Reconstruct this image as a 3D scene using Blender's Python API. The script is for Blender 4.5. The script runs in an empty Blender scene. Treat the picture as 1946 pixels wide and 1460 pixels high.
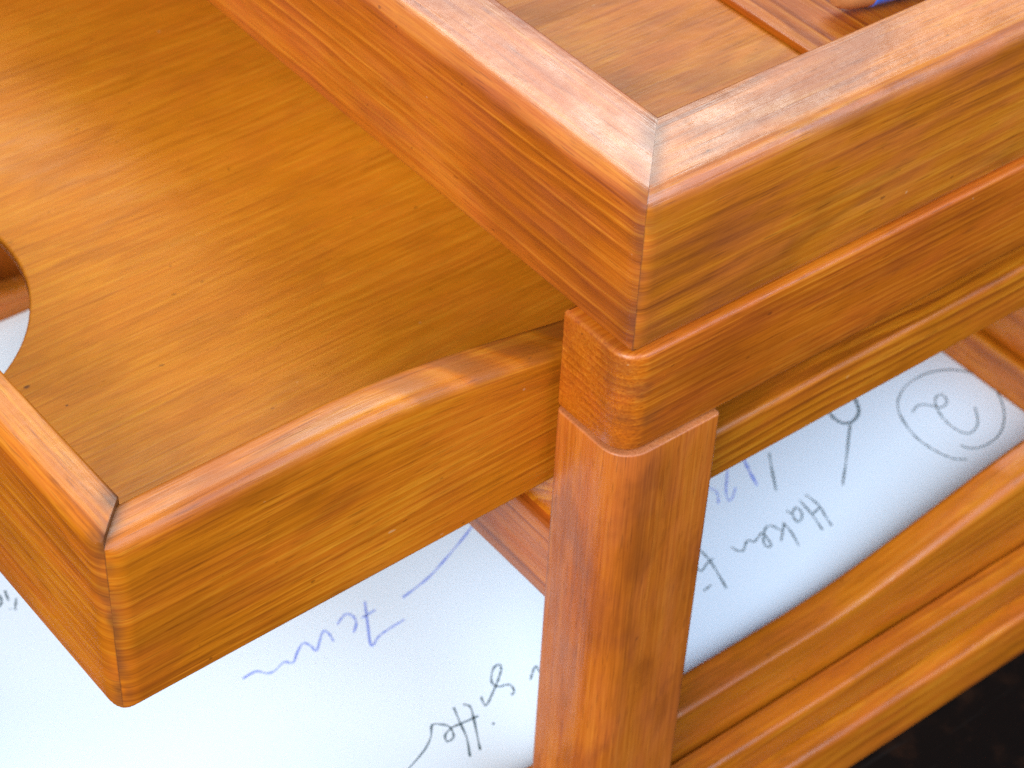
import bpy, bmesh, math, random
from mathutils import Matrix, Vector
random.seed(7)
S = 0.00055                      # one drawing unit in metres (a sheet of A4 is 382 x 540 units)
scene = bpy.context.scene
col = scene.collection

# ------------------------------------------------------------------ camera
CR = ((0.786723, -0.616047, 0.039398),        # camera right, down and forward axes in the world
      (-0.387943, -0.543049, -0.744714),
      (0.480174, 0.570599, -0.666220))
CP = (-348.05, -358.88, 432.44)
cd = bpy.data.cameras.new('camera')
cam = bpy.data.objects.new('camera', cd); col.objects.link(cam)
m = Matrix.Identity(4)
for i in range(3):
    m[i][0] = CR[0][i]; m[i][1] = -CR[1][i]; m[i][2] = -CR[2][i]; m[i][3] = CP[i] * S
cam.matrix_world = m
cd.sensor_width = 36.0; cd.lens = 77.65
cd.clip_start = 0.01; cd.clip_end = 50.0
cd.dof.use_dof = True; cd.dof.focus_distance = 655 * S; cd.dof.aperture_fstop = 38.0
scene.camera = cam

# ------------------------------------------------------------------ light: a room with daylight from windows, and an added side fill
w = bpy.data.worlds.new('World'); scene.world = w; w.use_nodes = True
bg = w.node_tree.nodes['Background']
bg.inputs[0].default_value = (0.34, 0.60, 1.0, 1); bg.inputs[1].default_value = 0.34
def area_lamp(name, loc, aim, sx, sy, power, colour):
    d = bpy.data.lights.new(name, 'AREA'); d.shape = 'RECTANGLE'; d.size = sx; d.size_y = sy
    d.energy = power; d.color = colour
    o = bpy.data.objects.new(name, d); col.objects.link(o); o.location = loc
    o.rotation_euler = (Vector(aim) - Vector(loc)).to_track_quat('-Z', 'Y').to_euler()
    return o
area_lamp('window_light', (-1.40, -0.78, 0.92), (0, 0.05, -0.1), 1.2, 1.2, 62, (0.96, 0.97, 0.93))
area_lamp('side_fill_light', (0.50, -1.25, 1.25), (0.08, 0.05, -0.12), 1.5, 1.1, 29, (0.58, 0.78, 1.0))  # added bluish fill for the paper and right-hand faces, not a window
area_lamp('skylight', (0.70, 0.88, 1.62), (0.03, 0.05, 0.02), 1.2, 0.6, 27, (0.88, 1.0, 0.98))
scene.cycles.use_denoising = False
scene.cycles.max_bounces = 7; scene.cycles.diffuse_bounces = 4; scene.cycles.glossy_bounces = 3
scene.cycles.adaptive_threshold = 0.02
vs = scene.view_settings
vs.view_transform = 'Standard'; vs.look = 'None'; vs.exposure = 0.15; vs.gamma = 1.0; vs.use_curve_mapping = False

# ------------------------------------------------------------------ materials
class NT:
    """small helper for building shader graphs"""
    def __init__(s, name):
        s.m = bpy.data.materials.new(name); s.m.use_nodes = True
        s.t = s.m.node_tree; s.p = s.t.nodes['Principled BSDF']
    def n(s, typ, **kw):
        o = s.t.nodes.new(typ)
        for k, v in kw.items(): setattr(o, k, v)
        return o
    def put(s, sock, v):
        if isinstance(v, bpy.types.NodeSocket): s.t.links.new(v, sock)
        elif v is not None: sock.default_value = v
    def math(s, op, a, b=None, c=None, clamp=False):
        o = s.n('ShaderNodeMath', operation=op, use_clamp=clamp)
        for i, v in enumerate((a, b, c)): s.put(o.inputs[i], v)
        return o.outputs[0]
    def vec(s, op, a, b=None):
        o = s.n('ShaderNodeVectorMath', operation=op)
        s.put(o.inputs[0], a); s.put(o.inputs[1], b); return o.outputs[0]
    def noise(s, v, scale=1.0, detail=2.0, rough=0.5, dist=0.0):
        o = s.n('ShaderNodeTexNoise'); s.put(o.inputs['Vector'], v); s.put(o.inputs['Scale'], scale)
        o.inputs['Detail'].default_value = detail; o.inputs['Roughness'].default_value = rough
        o.inputs['Distortion'].default_value = dist; return o.outputs['Fac']
    def ramp(s, v, lo, hi, a=0.0, b=1.0):
        o = s.n('ShaderNodeMapRange', interpolation_type='SMOOTHSTEP')
        s.put(o.inputs[0], v)
        for i, x in zip((1, 2, 3, 4), (lo, hi, a, b)): s.put(o.inputs[i], x)
        return o.outputs[0]
    def mix(s, f, a, b, mode='MIX'):
        o = s.n('ShaderNodeMix', data_type='RGBA', blend_type=mode)
        s.put(o.inputs[0], f)
        for sock, v in ((o.inputs[6], a), (o.inputs[7], b)):
            s.put(sock, v if isinstance(v, bpy.types.NodeSocket) else (*v, 1.0))
        return o.outputs[2]

def wood(name, light, mid, dark, seed, axis=(30.0, -40.0), spacing=5.0, ring=0.55, tilt=0.0, wobble=5.0,
         fibre=0.43, pores=0.36, blotch=0.5, grime=0.0, grime_len=14.0, rough=0.40, coat=0.5, patches=False, streak=0.0, pale_end=None, dirt=0.0, huevar=1.0, spots=(), coat_ior=1.65, stain=0.35, stain_v=(0.012, 0.05, 0.05)):
    """varnished wood: growth rings round an axis, long fibres, short pores; coordinates are
    (length, depth, height) of each board in drawing units"""
    g = NT(name)
    at = g.n('ShaderNodeAttribute', attribute_type='GEOMETRY', attribute_name='grain').outputs['Vector']
    sx = g.n('ShaderNodeSeparateXYZ'); g.put(sx.inputs[0], at)
    t, a, b = sx.outputs
    P = g.vec('ADD', at, (seed * 37.1, seed * 11.7, seed * 5.3))
    lowv = g.vec('MULTIPLY', P, (0.006, 0.035, 0.035))
    wob = g.math('SUBTRACT', g.noise(lowv, 1.0, 1.0, 0.45), 0.5)
    finev = g.vec('MULTIPLY', P, (0.03, 0.16, 0.16))
    wob2 = g.math('SUBTRACT', g.noise(finev, 1.0, 0.0, 0.5), 0.5)
    da = g.math('SUBTRACT', a, axis[0]); db = g.math('SUBTRACT', b, axis[1])
    r = g.math('SQRT', g.math('ADD', g.math('MULTIPLY', da, da), g.math('MULTIPLY', db, db)))
    r = g.math('ADD', r, g.math('MULTIPLY', t, tilt))
    r = g.math('ADD', r, g.math('MULTIPLY', wob, wobble * 6.0))
    r = g.math('ADD', r, g.math('MULTIPLY', wob2, wobble * 0.8))
    # uneven year widths
    yr = g.math('MULTIPLY', g.math('SUBTRACT', g.noise(g.vec('MULTIPLY', g.n_comb(r), (0.07, 0, 0)), 1.0, 1.0), 0.5), spacing * 2.2)
    k = g.math('DIVIDE', g.math('ADD', r, yr), spacing)
    fr = g.math('FRACT', k)
    late = g.math('MULTIPLY', g.ramp(fr, 0.35, 0.86), g.ramp(fr, 0.90, 1.0, 1.0, 0.0))
    vary = g.ramp(g.noise(g.vec('MULTIPLY', P, (0.01, 0.09, 0.09)), 1.0, 0.0), 0.32, 0.68, 0.25, 1.0)
    late = g.math('MULTIPLY', late, vary)
    pale = g.math('MULTIPLY', g.math('MULTIPLY', g.ramp(fr, 0.0, 0.07), g.ramp(fr, 0.10, 0.26, 1.0, 0.0)), vary)
    fib = g.noise(g.vec('MULTIPLY', P, (0.016, 0.85, 0.85)), 1.0, 2.0, 0.65)
    fib2 = g.noise(g.vec('MULTIPLY', P, (0.05, 1.5, 1.5)), 1.0, 1.0, 0.75)
    pore = g.ramp(g.noise(g.vec('MULTIPLY', P, (0.09, 1.8, 1.8)), 1.0, 1.0, 0.5), 0.60, 0.72)
    blo = g.noise(g.vec('MULTIPLY', P, (0.013, 0.03, 0.03)), 1.0, 2.0, 0.55)
    hue = g.noise(g.vec('MULTIPLY', P, (0.03, 0.09, 0.09)), 1.0, 2.0, 0.6)
    v = g.math('MULTIPLY_ADD', g.math('SUBTRACT', fib, 0.5), fibre * 1.75, 0.55)
    v = g.math('ADD', v, g.math('MULTIPLY', g.math('SUBTRACT', fib2, 0.5), fibre * 1.2))
    v = g.math('SUBTRACT', v, g.math('MULTIPLY', late, ring))
    v = g.math('ADD', v, g.math('MULTIPLY', pale, ring * 0.55 + streak))
    v = g.math('ADD', v, g.math('MULTIPLY', g.math('SUBTRACT', blo, 0.5), blotch * 1.5), None, True)
    cr = g.n('ShaderNodeValToRGB'); g.put(cr.inputs[0], v)
    e = cr.color_ramp.elements
    e[0].position = 0.0; e[0].color = (*dark, 1); e[1].position = 1.0; e[1].color = (*light, 1)
    x = e.new(0.5); x.color = (*mid, 1)
    c = cr.outputs[0]
    c = g.mix(g.ramp(hue, 0.42, 0.72, 0.0, 0.30 * huevar), c, (mid[0] * 1.02, mid[1] * 0.72, mid[2] * 0.5))
    c = g.mix(g.ramp(hue, 0.30, 0.52, 0.26 * huevar, 0.0), c, (mid[0] * 0.95, mid[1] * 1.08, mid[2] * 1.1))
    c = g.mix(g.math('MULTIPLY', pore, pores), c, (dark[0] * 0.45, dark[1] * 0.45, dark[2] * 0.5))
    # uneven old stain soaked deeper in places
    sn = g.noise(g.vec('MULTIPLY', g.vec('ADD', P, (13.0, 71.0, 29.0)), stain_v), 1.0, 3.0, 0.6, 0.4)
    c = g.mix(g.ramp(sn, 0.46, 0.66, 0.0, stain), c, (dark[0] * 0.72, dark[1] * 0.62, dark[2] * 0.6))
    # small nicks and specks
    sp = g.ramp(g.noise(g.vec('MULTIPLY', P, (0.16, 0.3, 0.3)), 1.0, 1.0, 0.75), 0.76, 0.80)
    c = g.mix(g.math('MULTIPLY', sp, 0.5), c, (dark[0] * 0.35, dark[1] * 0.4, dark[2] * 0.6))
    if patches:      # slanted brown and pale bands along the hollowed top edge
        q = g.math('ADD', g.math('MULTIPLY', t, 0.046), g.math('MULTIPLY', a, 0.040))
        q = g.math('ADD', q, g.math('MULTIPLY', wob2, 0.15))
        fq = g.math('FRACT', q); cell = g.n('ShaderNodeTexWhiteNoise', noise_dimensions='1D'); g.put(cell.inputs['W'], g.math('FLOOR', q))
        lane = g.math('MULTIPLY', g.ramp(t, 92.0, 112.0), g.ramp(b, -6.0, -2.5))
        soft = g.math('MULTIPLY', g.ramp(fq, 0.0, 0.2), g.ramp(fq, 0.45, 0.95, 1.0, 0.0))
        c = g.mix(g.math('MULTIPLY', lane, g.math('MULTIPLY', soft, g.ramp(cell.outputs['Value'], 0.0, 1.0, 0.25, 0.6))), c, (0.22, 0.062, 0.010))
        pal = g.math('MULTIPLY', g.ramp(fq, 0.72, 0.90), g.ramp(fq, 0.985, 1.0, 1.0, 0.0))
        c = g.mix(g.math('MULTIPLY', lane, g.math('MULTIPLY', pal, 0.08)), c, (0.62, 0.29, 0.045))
    # tiny pale chips in the varnish
    ch = g.ramp(g.noise(g.vec('MULTIPLY', P, (0.23, 0.37, 0.37)), 1.0, 0.0), 0.885, 0.90)
    c = g.mix(g.math('MULTIPLY', ch, 0.3), c, (0.62, 0.42, 0.24))
    for (st_, sa_, sr_) in spots:     # single dark specks
        dd = g.math('SQRT', g.math('ADD', g.math('POWER', g.math('MULTIPLY', g.math('SUBTRACT', t, st_), 0.7), 2.0), g.math('POWER', g.math('SUBTRACT', a, sa_), 2.0)))
        c = g.mix(g.ramp(g.math('ADD', dd, g.math('MULTIPLY', fib2, 0.8)), sr_ + 0.5, sr_ * 0.5 + 0.3, 0.0, 0.75), c, (0.06, 0.02, 0.008))
    if pale_end:         # paler pinkish tone mixed in towards one end
        c = g.mix(g.math('MULTIPLY', g.ramp(t, pale_end[1], pale_end[0]), g.ramp(fib2, 0.25, 0.6, 0.35, 0.9)), c, (0.50, 0.25, 0.14))
    if dirt > 0:     # rubbed-in dirt on the rounded corner
        dn = g.noise(g.vec('MULTIPLY', P, (0.09, 0.09, 0.16)), 1.0, 3.0, 0.6)
        c = g.mix(g.math('MULTIPLY', g.math('MULTIPLY', g.ramp(g.math('ADD', t, a), 24.0, 3.0), g.ramp(dn, 0.30, 0.75)), dirt), c, (0.075, 0.03, 0.014))
    if grime > 0:    # old finish and dirt gathered along the mitred joint
        d = g.math('ABSOLUTE', g.math('SUBTRACT', t, a))
        gn = g.noise(g.vec('MULTIPLY', P, (0.06, 0.06, 0.05)), 1.0, 2.0, 0.55)
        k1 = g.math('MULTIPLY', g.ramp(d, grime_len, 0.0), g.ramp(gn, 0.34, 0.62))
        k2 = g.ramp(d, 0.9, 0.1)
        k1 = g.math('MAXIMUM', g.math('MULTIPLY', k1, grime), g.math('MULTIPLY', k2, min(1.0, grime * 0.8)))
        c = g.mix(k1, c, (0.045, 0.022, 0.014))
    g.put(g.p.inputs['Base Color'], c)
    g.put(g.p.inputs['Roughness'], g.math('MULTIPLY_ADD', g.math('SUBTRACT', fib, 0.4), 0.25, rough))
    g.p.inputs['Specular IOR Level'].default_value = 0.15
    g.p.inputs['Coat Weight'].default_value = coat
    g.p.inputs['Coat IOR'].default_value = coat_ior
    g.put(g.p.inputs['Coat Roughness'], g.ramp(hue, 0.3, 0.7, rough * 0.75, rough * 1.2))
    h = g.math('ADD', g.math('MULTIPLY', fib, 0.5), g.math('MULTIPLY', fib2, 0.35))
    h = g.math('ADD', h, g.math('MULTIPLY', g.noise(g.vec('MULTIPLY', P, (0.05, 0.08, 0.08)), 1.0, 3.0, 0.6), 2.6))
    bu = g.n('ShaderNodeBump'); bu.inputs['Strength'].default_value = 0.42; bu.inputs['Distance'].default_value = 0.35 * S
    g.put(bu.inputs['Height'], h)
    g.put(g.p.inputs['Normal'], bu.outputs[0]); g.put(g.p.inputs['Coat Normal'], bu.outputs[0])
    return g.m
def _comb(s, x):
    o = s.n('ShaderNodeCombineXYZ'); s.put(o.inputs[0], x); return o.outputs[0]
NT.n_comb = _comb

ORANGE = dict(light=(0.60, 0.195, 0.014), mid=(0.42, 0.094, 0.003), dark=(0.20, 0.035, 0.002))
OCHRE = dict(light=(0.62, 0.225, 0.013), mid=(0.46, 0.118, 0.003), dark=(0.21, 0.046, 0.002))
RED = dict(light=(0.54, 0.162, 0.014), mid=(0.40, 0.093, 0.005), dark=(0.19, 0.038, 0.003))
GOLD = dict(light=(0.74, 0.295, 0.018), mid=(0.60, 0.178, 0.006), dark=(0.34, 0.090, 0.003))
M = dict(
    tray_front=wood('varnish_tray_front', **ORANGE, seed=1, axis=(150, -170), spacing=5.5, ring=0.32, wobble=1.6, grime=0.45, grime_len=12, coat_ior=1.8, coat=0.9, streak=0.15),
    tray_side=wood('varnish_tray_side', **OCHRE, seed=2, axis=(-170, -190), spacing=6.0, ring=0.22, wobble=2.0, blotch=0.75, grime=0.55, grime_len=8, stain=0.5, coat_ior=1.8, coat=0.9),
    tray_floor=wood('varnish_tray_floor', **OCHRE, seed=3, axis=(30, -300), spacing=14, ring=0.15, rough=0.42, wobble=2, blotch=0.6),
    divider=wood('varnish_divider', **ORANGE, seed=4, axis=(300, -60), spacing=4.5, ring=0.4, wobble=1.0),
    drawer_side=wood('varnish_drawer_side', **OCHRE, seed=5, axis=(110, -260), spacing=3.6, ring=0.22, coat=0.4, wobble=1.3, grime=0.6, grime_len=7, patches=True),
    drawer_front=wood('varnish_drawer_front', **OCHRE, seed=6, axis=(-150, -210), spacing=4.6, ring=0.22, coat=0.45, wobble=1.6, blotch=0.55, grime=0.7, grime_len=12),
    drawer_floor=wood('varnish_drawer_floor', **GOLD, seed=7, axis=(-500, -300), spacing=4.5, ring=0.13, wobble=4.0, fibre=0.42, pores=0.22, blotch=0.2, rough=0.5, coat=0.25, huevar=0.5, stain=0.16, stain_v=(0.03, 0.07, 0.05), spots=((46.4, 133.6, 1.1), (52.4, 117.6, 0.5), (120.0, 160.0, 0.5), (96.0, 60.0, 0.4))),
    rail=wood('varnish_rail', **ORANGE, seed=8, axis=(15, -320), spacing=3.0, ring=0.2, wobble=0.7, blotch=0.45, dirt=0.4),
    leg=wood('varnish_leg', **RED, seed=9, pale_end=(41.0, 43.4), axis=(190, 120), spacing=8.0, ring=0.12, wobble=2.0, blotch=0.55, huevar=0.7, rough=0.5, coat=0.6, stain=0.38, stain_v=(0.022, 0.045, 0.045)),
    runner=wood('varnish_runner', **OCHRE, seed=10, axis=(-130, -260), spacing=4.0, ring=0.4, wobble=1.5, blotch=0.7),
    cross=wood('varnish_cross_rail', **RED, seed=11, axis=(120, -320), spacing=6.0, ring=0.45, wobble=0.8),
    base=wood('varnish_base', **OCHRE, seed=12, axis=(140, -450), spacing=6.0, ring=0.3, wobble=1.5, stain=0.2),
    lower_side=wood('varnish_lower_side', **OCHRE, seed=13, axis=(140, -250), spacing=6.0, ring=0.3, wobble=2.0, stain=0.22),
)
def plain(name, colour, rough=0.5, noise=0.0, nscale=0.1, spec=0.5):
    g = NT(name)
    tc = g.n('ShaderNodeTexCoord').outputs['Object']
    f = g.noise(tc, nscale / S, 4.0, 0.6)
    g.put(g.p.inputs['Base Color'], g.mix(g.ramp(f, 0.3, 0.7, 0.0, noise), colour, tuple(x * 0.6 for x in colour)))
    g.p.inputs['Roughness'].default_value = rough; g.p.inputs['Specular IOR Level'].default_value = spec
    return g.m
M['paper'] = plain('paper_white', (0.77, 0.86, 0.97), 0.75, 0.06, 0.02, 0.3)
M['ink_grey'] = plain('ink_grey', (0.07, 0.12, 0.14), 0.6, 0.3, 0.4)
M['ink_blue'] = plain('ink_blue', (0.20, 0.29, 0.85), 0.6, 0.3, 0.4)
M['blue_paint'] = plain('blue_paint', (0.04, 0.17, 0.85), 0.25, 0.05)
M['bare_wood'] = plain('bare_wood', (0.50, 0.19, 0.06), 0.6, 0.4, 0.12)
M['lead'] = plain('pencil_lead', (0.03, 0.05, 0.3), 0.4)
def table_material():
    g = NT('dark_stained_table')
    tc = g.n('ShaderNodeTexCoord').outputs['Object']
    f = g.noise(g.vec('MULTIPLY', tc, (1 / S, 1 / S, 1 / S)), 0.045, 4.0, 0.65)
    st = g.noise(g.vec('MULTIPLY', tc, (0.012 / S, 0.22 / S, 1.0)), 1.0, 3.0, 0.6)
    c = g.mix(g.ramp(f, 0.48, 0.72), (0.0035, 0.0022, 0.0018), (0.013, 0.0055, 0.003))
    c = g.mix(g.ramp(st, 0.6, 0.72, 0.0, 0.5), c, (0.012, 0.010, 0.009))
    g.put(g.p.inputs['Base Color'], c); g.p.inputs['Roughness'].default_value = 0.6
    g.p.inputs['Specular IOR Level'].default_value = 0.08
    return g.m
M['table'] = table_material()

# ------------------------------------------------------------------ mesh helpers
def link(o, parent=None, loc=None):
    col.objects.link(o)
    if parent: o.parent = parent
    if loc: o.location = loc
    return o
def thing(name, label, cat, base=(0, 0, 0), group=None):
    o = bpy.data.objects.new(name, None); o.empty_display_size = 0.01
    link(o); o.location = [c * S for c in base]
    o['label'] = label; o['category'] = cat
    if group: o['group'] = group
    return o
def arc(cx, cy, r, a0, a1, n):
    return [(cx + r * math.cos(math.radians(a0 + (a1 - a0) * i / n)), cy + r * math.sin(math.radians(a0 + (a1 - a0) * i / n))) for i in range(n + 1)]
def profile(a0, a1, b0, b1, r=(2, 2, 2, 2), slope=0.0, seg=6):
    """rounded rectangle in (depth, height), counter-clockwise from the outer-bottom corner;
    r = outer-bottom, inner-bottom, inner-top, outer-top; slope lifts the inner top edge"""
    p = []
    p += arc(a0 + r[0], b0 + r[0], r[0], 180, 270, seg)
    p += arc(a1 - r[1], b0 + r[1], r[1], 270, 360, seg)
    p += arc(a1 - r[2], b1 + slope - r[2], r[2], 0, 90, seg)
    p += arc(a0 + r[3], b1 - r[3], r[3], 90, 180, seg)
    # subdivide the long straight runs
    q = []
    for i in range(len(p)):
        u, v = p[i], p[(i + 1) % len(p)]
        q.append(u); L = math.dist(u, v); n = int(L // 6)
        for k in range(1, n): q.append((u[0] + (v[0] - u[0]) * k / n, u[1] + (v[1] - u[1]) * k / n))
    return q
def stations(L, Z, n=40):
    s = [Z * i / 24.0 for i in range(0, 24)]
    s += [Z + (L - 2 * Z) * i / n for i in range(n + 1)]
    s += [L - Z * i / 24.0 for i in range(0, 24)]
    return sorted(set(round(x, 3) for x in s))
def board(name, mat, parent, prof, L, place, mitre0=False, mitre1=False, plan_r=0.0, top=None, n=40, gap=0.03, wave=0.15, kind=None, end_r=0.0):
    """sweep a (depth,height) profile along a length; place(t,a,b) -> thing coordinates.
    Mitred ends are cut at 45 degrees; plan_r rounds the outer vertical corner at mitred or square ends;
    top(t) is the lowering of the upper edge."""
    b_hi = max(p[1] for p in prof); b_lo = min(p[1] for p in prof); mid = (b_hi + b_lo) / 2
    Z = 24.0 if max(p[0] for p in prof) < 20 or not (mitre0 or mitre1) else 48.0
    st = stations(L, Z, n)
    verts, grain = [], []
    ph = random.uniform(0, 6)
    for s in st:
        for (a, b) in prof:
            lo = (a + gap) if mitre0 else 0.0
            hi = (L - a - gap) if mitre1 else L
            t = s
            if s < Z: t = lo + (Z - lo) * s / Z
            elif s > L - Z: t = hi - (hi - (L - Z)) * (L - s) / Z
            b2 = b
            if top and b > mid: b2 = b - top(t) * (b - mid) / (b_hi - mid)
            t2, a2 = t, a
            if plan_r:
                for flip in (0, 1):
                    u = (L - t2) if flip else t2
                    rr = plan_r
                    if u < rr and a2 < rr:
                        dx, dy = rr - u, rr - a2; d = math.hypot(dx, dy)
                        if d > rr:
                            u, a2 = rr - dx * rr / d, rr - dy * rr / d
                            t2 = (L - u) if flip else u
            if wave:
                wv = wave * min(1.0, max(0.0, min(t - 26, L - 26 - t) / 40.0)) if (mitre0 or mitre1) else wave
                a2 += wv * math.sin(t * 0.021 + ph) * 0.5; b2 += wv * math.sin(t * 0.03 + 2 * ph) * 0.5
            verts.append([c * S for c in place(t2, a2, b2)])
            grain.append((t, a, b - b_hi if top else b))
    m_ = len(prof); faces = []
    for i in range(len(st) - 1):
        for j in range(m_):
            k = (j + 1) % m_
            faces.append((i * m_ + j, i * m_ + k, (i + 1) * m_ + k, (i + 1) * m_ + j))
    faces.append(tuple(range(m_ - 1, -1, -1))); base = (len(st) - 1) * m_
    faces.append(tuple(base + j for j in range(m_)))
    return mesh_obj(name, verts, faces, mat, parent, grain)
def mesh_obj(name, verts, faces, mat, parent=None, grain=None, smooth=38):
    me = bpy.data.meshes.new(name); me.from_pydata(verts, [], faces); me.update()
    if grain:
        at = me.attributes.new('grain', 'FLOAT_VECTOR', 'POINT')
        at.data.foreach_set('vector', [c for v in grain for c in v])
    bm = bmesh.new(); bm.from_mesh(me); bmesh.ops.recalc_face_normals(bm, faces=bm.faces); bm.to_mesh(me); bm.free()
    me.materials.append(mat)
    if smooth:
        for p in me.polygons: p.use_smooth = True
        me.set_sharp_from_angle(angle=math.radians(smooth))
    return link(bpy.data.objects.new(name, me), parent)

# ------------------------------------------------------------------ setting: the dark table top
TABLE_Z = -330.0
tv = [(-2600, -2600, TABLE_Z), (2600, -2600, TABLE_Z), (2600, 2600, TABLE_Z), (-2600, 2600, TABLE_Z)]
table = mesh_obj('table_top', [[c * S for c in v] for v in tv], [(0, 1, 2, 3)], M['table'], smooth=0)
table['kind'] = 'structure'; table['label'] = 'near black table top under the letter tray rack'

W = 490.0          # outer width of the rack (y)
DEP = 560.0        # depth of the rack (x)

def block(name, mat, parent, outline, z0, z1, er, place, gr, n=8):
    """an outline in (depth, length) swept up from z0 to z1 with softened upper and lower edges"""
    k = len(outline); nr = []
    for i in range(k):
        p, q = outline[i - 1], outline[(i + 1) % k]
        d = (q[0] - p[0], q[1] - p[1]); L = math.hypot(*d) or 1.0
        nr.append((-d[1] / L, d[0] / L))          # inward
    lay = []
    for an in (0, 30, 60, 90):
        s_ = math.sin(math.radians(an)); c_ = math.cos(math.radians(an))
        lay.append((z0 + er * (1 - s_), er * (1 - c_)))
    lay = [(z0 + er * (1 - math.cos(math.radians(x))), er * (1 - math.sin(math.radians(x)))) for x in (0, 30, 60, 90)]
    lay += [(z0 + er + (z1 - z0 - 2 * er) * i / n, 0.0) for i in range(1, n)]
    lay += [(z1 - er * (1 - math.cos(math.radians(x))), er * (1 - math.sin(math.radians(x)))) for x in (90, 60, 30, 0)]
    vs_, gs, fs = [], [], []
    for z, off in lay:
        for (a, b), (na, nb) in zip(outline, nr):
            a2, b2 = a + na * off, b + nb * off
            vs_.append([c * S for c in place(a2, b2, z)]); gs.append(gr(a2, b2, z))
    for i in range(len(lay) - 1):
        for j in range(k):
            j2 = (j + 1) % k
            fs.append((i * k + j, i * k + j2, (i + 1) * k + j2, (i + 1) * k + j))
    fs.append(tuple(range(k))); fs.append(tuple((len(lay) - 1) * k + j for j in range(k)))
    return mesh_obj(name, vs_, fs, mat, parent, gs)

# ------------------------------------------------------------------ the rack: legs, rails, runners, feet
rack = thing('letter_tray_rack', 'orange varnished wooden rack with round-edged legs holding the three trays', 'rack', (0, 0, TABLE_Z))
def rk(f): return lambda t, a, b: (lambda p: (p[0], p[1], p[2] - TABLE_Z))(f(t, a, b))
for side in (0, 1):
    Y = (lambda y: y) if side == 0 else (lambda y: W - y)
    block('side_rail', M['rail'], rack, profile(-1, 31, -1.2, DEP + 1.2, (9.5, 1.5, 1.5, 9.5), seg=12), -41.2, -1.6, 1.7,
          rk(lambda a, b, z: (b, Y(a), z)), lambda a, b, z: (b, a, z))
    board('runner', M['runner'], rack, profile(19.5, 52, -103, -80, (2, 2, 1.2, 2.6)), DEP - 4,
          rk(lambda t, a, b: (t + 4, Y(a), b)), n=40, wave=0.5)
    board('base_ledge', M['base'], rack, profile(18.5, 30.2, -298.2, -279.6, (1.2, 1, 1.0, 2.4)), DEP - 2,
          rk(lambda t, a, b: (t + 1, Y(a), b)), n=30, wave=0.3)
    board('base_runner', M['base'], rack, profile(30.6, 82, -330, -296.2, (1, 1, 1, 1)), DEP - 2,
          rk(lambda t, a, b: (t + 1, Y(a), b)), n=20, wave=0.0)
    board('foot_rail', M['base'], rack, profile(10, 30, -330, -300.4, (1.5, 1, 1, 3.4)), DEP,
          rk(lambda t, a, b: (t, Y(a), b)), n=30, wave=0.4)
    for back in (0, 1):
        X = (lambda x: x) if back == 0 else (lambda x: DEP - x)
        # leg: length runs down (t), depth a along y, b along x
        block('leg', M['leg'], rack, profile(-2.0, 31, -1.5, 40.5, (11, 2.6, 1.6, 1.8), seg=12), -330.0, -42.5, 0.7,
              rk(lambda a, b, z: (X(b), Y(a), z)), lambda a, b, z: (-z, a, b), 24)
for back in (0, 1):
    X = (lambda x: x) if back == 0 else (lambda x: DEP - x)
    board('cross_rail', M['cross'], rack, profile(0.5, 22, -134, -104.2 + 5.2, (1.2, 1, 1, 1.4)), W - 62.4,
          rk(lambda t, a, b: (X(a), 31.2 + t, b)), n=40, wave=0.2)

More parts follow.
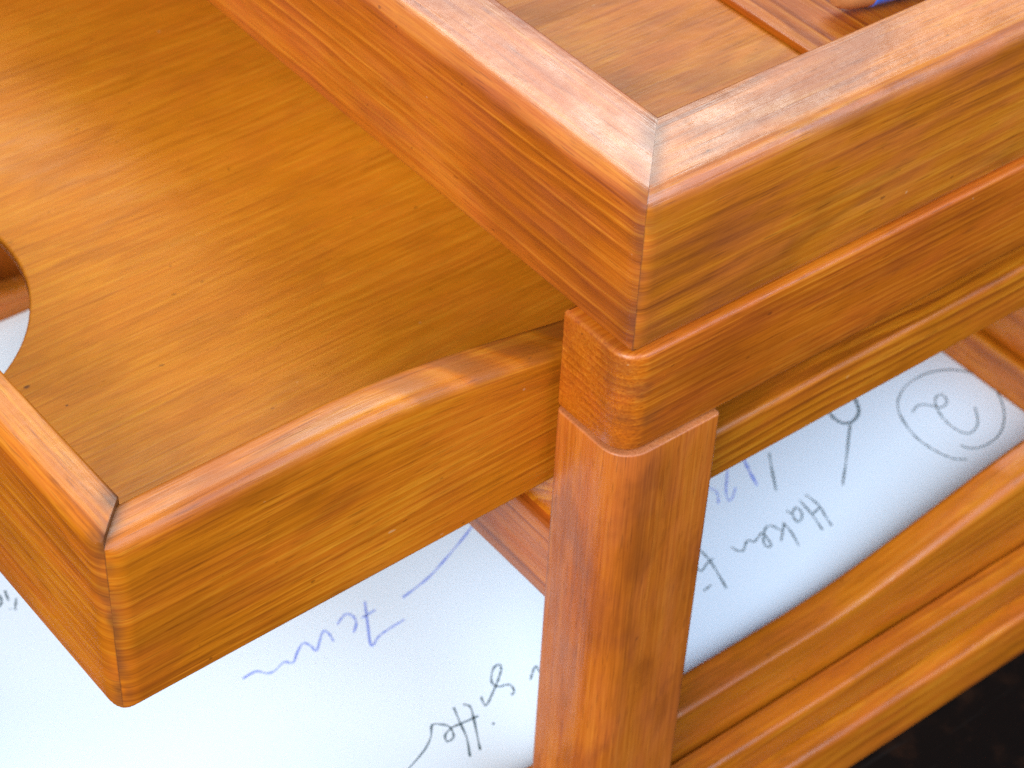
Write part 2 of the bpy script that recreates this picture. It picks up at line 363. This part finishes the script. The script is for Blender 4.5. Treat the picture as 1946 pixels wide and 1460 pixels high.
# ------------------------------------------------------------------ trays
def tray(name, label, cat, base, yaw, x0, x1, y0, y1, zb, zt, th, fl, mats, front_up=2.4, scoop=None, notch=None,
         plan_r=8.0, prof_r=(2.2, 1, 2.6, 6.0), front_r=(2.2, 1, 1.4, 4.5), slope=0.0, fslope=0.0, floor_z=None, back_ledge=None, back_up=None):
    o = thing(name, label, cat, base)
    o.rotation_euler = (0, 0, yaw)
    bx, by, bz = base
    R_ = lambda p: (p[0] - bx, p[1] - by, p[2] - bz)
    Lx, Ly = x1 - x0, y1 - y0
    ps = profile(0, th, zb, zt, prof_r, slope); pf = profile(0, th, zb, zt + front_up, front_r, fslope)
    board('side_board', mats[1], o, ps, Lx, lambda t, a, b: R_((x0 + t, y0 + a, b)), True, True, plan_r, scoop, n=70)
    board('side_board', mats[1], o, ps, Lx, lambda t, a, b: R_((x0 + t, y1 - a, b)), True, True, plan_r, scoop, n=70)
    board('front_board', mats[0], o, pf, Ly, lambda t, a, b: R_((x0 + a, y0 + t, b)), True, True, plan_r, n=50)
    pb = pf if back_up is None else profile(0, th, zb, zt + back_up, front_r)
    board('back_board', mats[0], o, pb, Ly, lambda t, a, b: R_((x1 - a, y0 + t, b)), True, True, plan_r, n=50)
    # floor panel with thumb notch at the front edge
    fz0, fz1 = floor_z - fl, floor_z
    ix0, ix1, iy0, iy1 = x0 + th - 0.3, x1 - th + 0.3, y0 + th - 0.3, y1 - th + 0.3
    out = [(ix0, iy0), (ix1, iy0), (ix1, iy1), (ix0, iy1)]
    if notch:
        cx, cy, r = notch
        a1 = math.degrees(math.acos((ix0 - cx) / r))
        out += [p for p in arc(cx, cy, r, a1, -a1, 64)]
    er = 1.1
    verts, faces, grain = [], [], []
    def rim(z, off):
        res = []
        for i, (x, y) in enumerate(out):
            if i >= 4:
                d = math.hypot(x - notch[0], y - notch[1]); x = notch[0] + (x - notch[0]) * (d + off) / d; y = notch[1] + (y - notch[1]) * (d + off) / d
            res.append((x, y, z))
        return res
    layers = [rim(fz0, er), rim(fz0 + er, 0), rim(fz1 - er, 0), rim(fz1 - er * 0.3, er * 0.3), rim(fz1, er)]
    n_ = len(out)
    for l in layers:
        for p in l: verts.append([c * S for c in R_(p)]); grain.append((p[0] - x0, p[1] - y0, p[2]))
    for i in range(len(layers) - 1):
        for j in range(n_):
            k = (j + 1) % n_
            faces.append((i * n_ + j, i * n_ + k, (i + 1) * n_ + k, (i + 1) * n_ + j))
    faces.append(tuple(range(n_))); faces.append(tuple((len(layers) - 1) * n_ + j for j in range(n_)))
    mesh_obj('floor_panel', verts, faces, mats[2], o, grain, 50)
    if back_ledge:
        lx0, lx1, lz0, lz1 = back_ledge
        board('back_ledge', mats[1], o, profile(lx0, lx1, lz0, lz1, (1, 1, 1, 1.5)), iy1 - iy0 - 1,
              lambda t, a, b: R_((a, iy0 + 0.5 + t, b)), n=20)
    return o
def scooped(front, back, L, w0, w1, depth):
    def sm(x): x = max(0.0, min(1.0, x)); return x * x * (3 - 2 * x)
    return lambda t: depth * min(sm((t - front) / w0), sm((L - t - back) / w1))

top_tray = tray('shallow_tray', 'thick-rimmed shallow wooden tray with mitred corner on top of the rack', 'tray', (0, 0, -1.5), 0.0,
     1.0, DEP - 1, 1.0, W - 1, -1.4, 57.0, 27.0, 5, (M['tray_front'], M['tray_side'], M['tray_floor']),
     front_up=0.0, plan_r=4.5, prof_r=(4.0, 1.5, 1.2, 7.0), front_r=(4.0, 1.5, 1.2, 7.0), slope=3.5, fslope=3.5, floor_z=12.0)
board('divider_strip', M['divider'], top_tray, profile(142, 200, 12.1, 15.0, (0.5, 0.5, 0.8, 0.8)), W - 58,
      lambda t, a, b: (a, 29 + t, b + 1.5), n=30)

DL = 575.0
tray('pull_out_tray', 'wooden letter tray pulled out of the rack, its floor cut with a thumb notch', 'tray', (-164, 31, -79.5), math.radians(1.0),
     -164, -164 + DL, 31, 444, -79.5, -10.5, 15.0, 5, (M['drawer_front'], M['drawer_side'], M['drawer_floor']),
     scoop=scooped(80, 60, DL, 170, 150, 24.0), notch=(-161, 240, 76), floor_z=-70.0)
L3B = 358.5
L3X = L3B - 583.0
tray('paper_tray', 'lowest wooden tray near the table holding the handwritten paper', 'tray', (L3X, 31, -295.5), 0.0,
     L3X, L3B, 32, 430, -295.5, -231, 15.0, 5, (M['drawer_front'], M['lower_side'], M['drawer_floor']),
     scoop=scooped(80, 35, 583, 170, 180, 25.0), slope=5.0, back_up=20.0, notch=(L3X + 3, 231, 76), floor_z=-286.0, plan_r=8.0,
     back_ledge=(337.8, 342.6, -285.8, -240))

# ------------------------------------------------------------------ papers in the lowest tray
stack = thing('paper_stack', 'white sheets with handwritten grey and blue notes lying in the lowest tray', 'paper', (80, 240, -285.9))
def sheet(name, x0, x1, y0, y1, z0, z1, rot, curl=0.0):
    vs_, fs = [], []; nx, ny = 40, 24
    for layer in (z0, z1):
        for i in range(nx + 1):
            for j in range(ny + 1):
                x = x0 + (x1 - x0) * i / nx; y = y0 + (y1 - y0) * j / ny
                dx, dy = x - 80, y - 240
                z = layer + curl * max(0, (abs(dy) - 150) / 40) ** 2
                vs_.append([(dx * math.cos(rot) - dy * math.sin(rot)) * S, (dx * math.sin(rot) + dy * math.cos(rot)) * S, (z + 285.9) * S])
    def ix(l, i, j): return l * (nx + 1) * (ny + 1) + i * (ny + 1) + j
    for l in (0, 1):
        for i in range(nx):
            for j in range(ny): fs.append((ix(l, i, j), ix(l, i + 1, j), ix(l, i + 1, j + 1), ix(l, i, j + 1)))
    for i in range(nx):
        for j in (0, ny): fs.append((ix(0, i, j), ix(0, i + 1, j), ix(1, i + 1, j), ix(1, i, j)))
    for j in range(ny):
        for i in (0, nx): fs.append((ix(0, i, j), ix(0, i, j + 1), ix(1, i, j + 1), ix(1, i, j)))
    return mesh_obj(name, vs_, fs, M['paper'], stack)
sheet('lower_sheets', -196, 336, 49, 413, -285.8, -262.8, 0.001)
sheet('sheet', -195, 336.5, 48.6, 413.6, -262.7, -262.5, -0.001)
page = sheet('sheet', -197, 337.2, 48, 414.4, -262.35, -262.1, 0.0)
page['label'] = 'topmost sheet covered with handwriting'
def handwriting(name, strokes, mat):
    for wd, pts in strokes:
        vs_, fs = [], []
        # smooth the pen path (Catmull-Rom), then give it width
        P_ = [Vector((x - 80, y - 240)) for x, y in pts]
        path = []
        for i in range(len(P_) - 1):
            p0 = P_[max(i - 1, 0)]; p1 = P_[i]; p2 = P_[i + 1]; p3 = P_[min(i + 2, len(P_) - 1)]
            for k in range(6):
                u = k / 6
                path.append(0.5 * ((2 * p1) + (-p0 + p2) * u + (2 * p0 - 5 * p1 + 4 * p2 - p3) * u * u + (-p0 + 3 * p1 - 3 * p2 + p3) * u ** 3))
        path.append(P_[-1]); n0 = len(vs_)
        for i, p in enumerate(path):
            d = path[min(i + 1, len(path) - 1)] - path[max(i - 1, 0)]
            if d.length < 1e-6: d = Vector((1, 0))
            d.normalize(); nrm = Vector((-d.y, d.x)) * wd * 0.44 * (0.85 + 0.3 * math.sin(i * 1.3 + p.x))
            for s_ in (1, -1):
                q = p + nrm * s_; vs_.append((q.x * S, q.y * S, (-262.02 + 285.9) * S))
        for i in range(len(path) - 1):
            fs.append((n0 + 2 * i, n0 + 2 * i + 1, n0 + 2 * i + 3, n0 + 2 * i + 2))
        mesh_obj(name, vs_, fs, mat, page, smooth=0)
INK_GREY = [
 (1.0, [(295.7,81.6), (297.4,77.7), (303.1,74.9), (311.9,74.9), (319.9,77.8), (328.6,84.4), (335.9,94.1), (338.5,103.6), (337.4,113.0), (331.7,120.5), (323.1,125.1), (314.7,126.4), (305.0,125.6), (296.0,121.7), (289.7,116.0), (285.5,107.9), (282.7,98.1), (282.7,89.1), (284.3,81.8), (286.7,76.5), (291.2,73.3)]),
 (1.0, [(293.8,110.7), (298.2,112.2), (302.0,111.3), (304.6,108.1), (306.7,105.2), (310.2,105.0), (313.1,106.7), (314.4,110.4), (312.3,111.9), (309.0,110.5), (306.1,107.0), (303.6,102.3), (301.9,95.7), (301.9,90.2), (303.3,86.0), (306.1,84.5), (310.4,85.5), (315.0,88.6), (320.6,95.7)]),
 (1.9, [(263.0,136.9), (260.8,131.1), (260.7,126.6), (262.5,123.5), (266.8,122.7), (272.8,125.3), (276.5,130.1), (278.8,134.9)]),
 (1.0, [(263.7,121.7), (255.7,114.8), (245.7,106.0), (232.2,94.7)]),
 (1.0, [(219.4,129.6), (215.4,124.3), (210.7,117.9), (205.2,109.8)]),
 (1.0, [(214.2,100.1), (214.3,91.4), (212.0,85.2), (210.0,78.9)]),
 (1.0, [(209.5,99.2), (207.7,89.1), (204.9,79.5)]),
 (1.2, [(207.9,89.3), (214.0,90.4)]),
 (1.0, [(205.4,93.9), (204.9,96.6), (201.0,94.7), (199.1,89.9), (202.7,90.4), (205.4,93.9)]),
 (1.0, [(200.2,97.6), (200.7,94.5)]),
 (1.0, [(185.2,85.3), (193.5,92.4)]),
 (1.0, [(193.7,93.0), (192.6,86.9), (189.5,78.4)]),
 (1.0, [(189.6,90.2), (188.2,94.6), (185.2,95.3), (181.0,92.1), (178.1,89.0), (177.8,86.1), (179.9,86.1), (181.2,89.7), (181.9,93.8), (178.0,92.8), (174.9,92.0), (173.9,94.2), (171.1,93.2), (167.9,91.0), (165.7,91.9), (164.8,95.5)]),
 (1.0, [(152.7,107.3), (152.4,101.5), (151.6,95.3), (149.6,87.9), (146.4,78.5)]),
 (1.0, [(144.2,97.7), (144.0,94.1), (145.0,92.6), (150.4,94.7), (153.6,95.0)]),
 (1.0, [(137.4,83.1), (142.4,83.8)]),
 (1.0, [(24.4,92.8), (23.2,88.1), (29.4,91.6), (38.1,97.8), (40.9,100.8), (40.3,102.5), (36.8,101.2), (32.8,96.6), (33.4,93.0), (37.8,91.1), (37.2,87.2), (35.0,86.3)]),
 (1.4, [(19.8,79.3), (20.1,78.3)]),
 (1.0, [(12.1,95.0), (9.3,86.8), (6.7,79.0), (2.2,71.1)]),
 (1.0, [(16.1,93.9), (17.7,91.5), (15.3,85.9), (10.7,77.3), (7.5,71.3)]),
 (1.0, [(17.5,85.6), (9.6,86.5), (5.6,87.0), (0.9,85.7), (-0.5,82.5), (3.0,82.9), (4.7,87.7), (2.8,90.9), (-0.5,92.7), (-4.3,88.3), (-10.4,84.4), (-19.4,81.1), (-26.5,78.8)]),
 (1.0, [(46.2,88.0), (52.3,92.5), (52.3,89.9), (51.9,86.4)]),
 (1.2, [(-106.2,257.4), (-105.9,255.7), (-106.7,252.9), (-108.4,251.1), (-109.7,250.9)]),
 (1.2, [(-102.6,257.6), (-103.4,254.8), (-104.1,251.7)]),
 (1.0, [(-100.9,250.9), (-102.4,248.6), (-104.5,245.3)]),
 (1.2, [(-105.9,247.3), (-105.8,247.0)]),
]
INK_BLUE = [
 (1.5, [(207.0,133.6), (205.4,129.8), (203.0,124.2), (200.4,117.3)]),
 (0.8, [(180.4,130.9), (181.6,128.8), (182.7,126.0), (181.2,122.3), (178.2,119.0)]),
 (0.8, [(196.5,133.0), (192.7,129.2), (186.2,122.7), (183.2,117.7), (186.0,118.1), (191.5,122.1)]),
 (1.1, [(86.3,174.9), (73.5,169.1), (61.6,164.3), (46.3,158.7), (30.7,155.8)]),
 (1.0, [(16.5,163.5), (10.3,152.7), (4.3,141.5), (11.1,144.3), (24.1,145.3)]),
 (1.0, [(10.1,156.5), (17.2,156.9)]),
 (1.0, [(-0.2,159.7), (5.4,162.2), (7.6,159.9), (6.5,155.5), (2.5,151.9)]),
 (1.0, [(-6.9,152.9), (-6.1,158.1), (-8.0,159.5), (-15.5,152.7), (-16.0,156.2), (-17.6,159.4), (-22.1,156.9), (-27.1,152.9), (-29.7,155.4), (-35.3,153.8), (-38.7,154.4), (-41.9,158.0), (-48.4,157.8)]),
]

handwriting('grey_pen_stroke', INK_GREY, M['ink_grey'])
handwriting('blue_pen_stroke', INK_BLUE, M['ink_blue'])

# ------------------------------------------------------------------ blue painted stick lying on the divider
pen = thing('painted_stick', 'blue painted wooden stick with bare pale end inside the top tray', 'stick', (175.4, 82.9, 17.5))
def turned(name, mat, parent, o, d, rings, sides=6):
    d = Vector(d).normalized(); u = d.cross(Vector((0, 0, 1))).normalized(); v = u.cross(d)
    vs_, fs = [], []
    for (s_, r) in rings:
        for k in range(sides):
            an = 2 * math.pi * k / sides + 0.3
            q = Vector(o) + d * s_ + (u * math.cos(an) + v * math.sin(an)) * r
            vs_.append([c * S for c in q])
    for i in range(len(rings) - 1):
        for k in range(sides):
            fs.append((i * sides + k, i * sides + (k + 1) % sides, (i + 1) * sides + (k + 1) % sides, (i + 1) * sides + k))
    fs.append(tuple(range(sides))); fs.append(tuple((len(rings) - 1) * sides + k for k in range(sides)))
    return mesh_obj(name, vs_, fs, mat, parent, smooth=30)
pd = (0.985, -0.17, 0.0)
turned('painted_shaft', M['blue_paint'], pen, (0, 0, 8.2), pd, [(0, 7.6), (0.8, 8.2), (110, 8.2)], 24)
turned('bare_end', M['bare_wood'], pen, (0, 0, 8.2), pd, [(-13.5, 3.0), (-13, 4.8), (-11.5, 6.0), (-8, 7.0), (-1, 7.8), (0.3, 7.8)], 24)
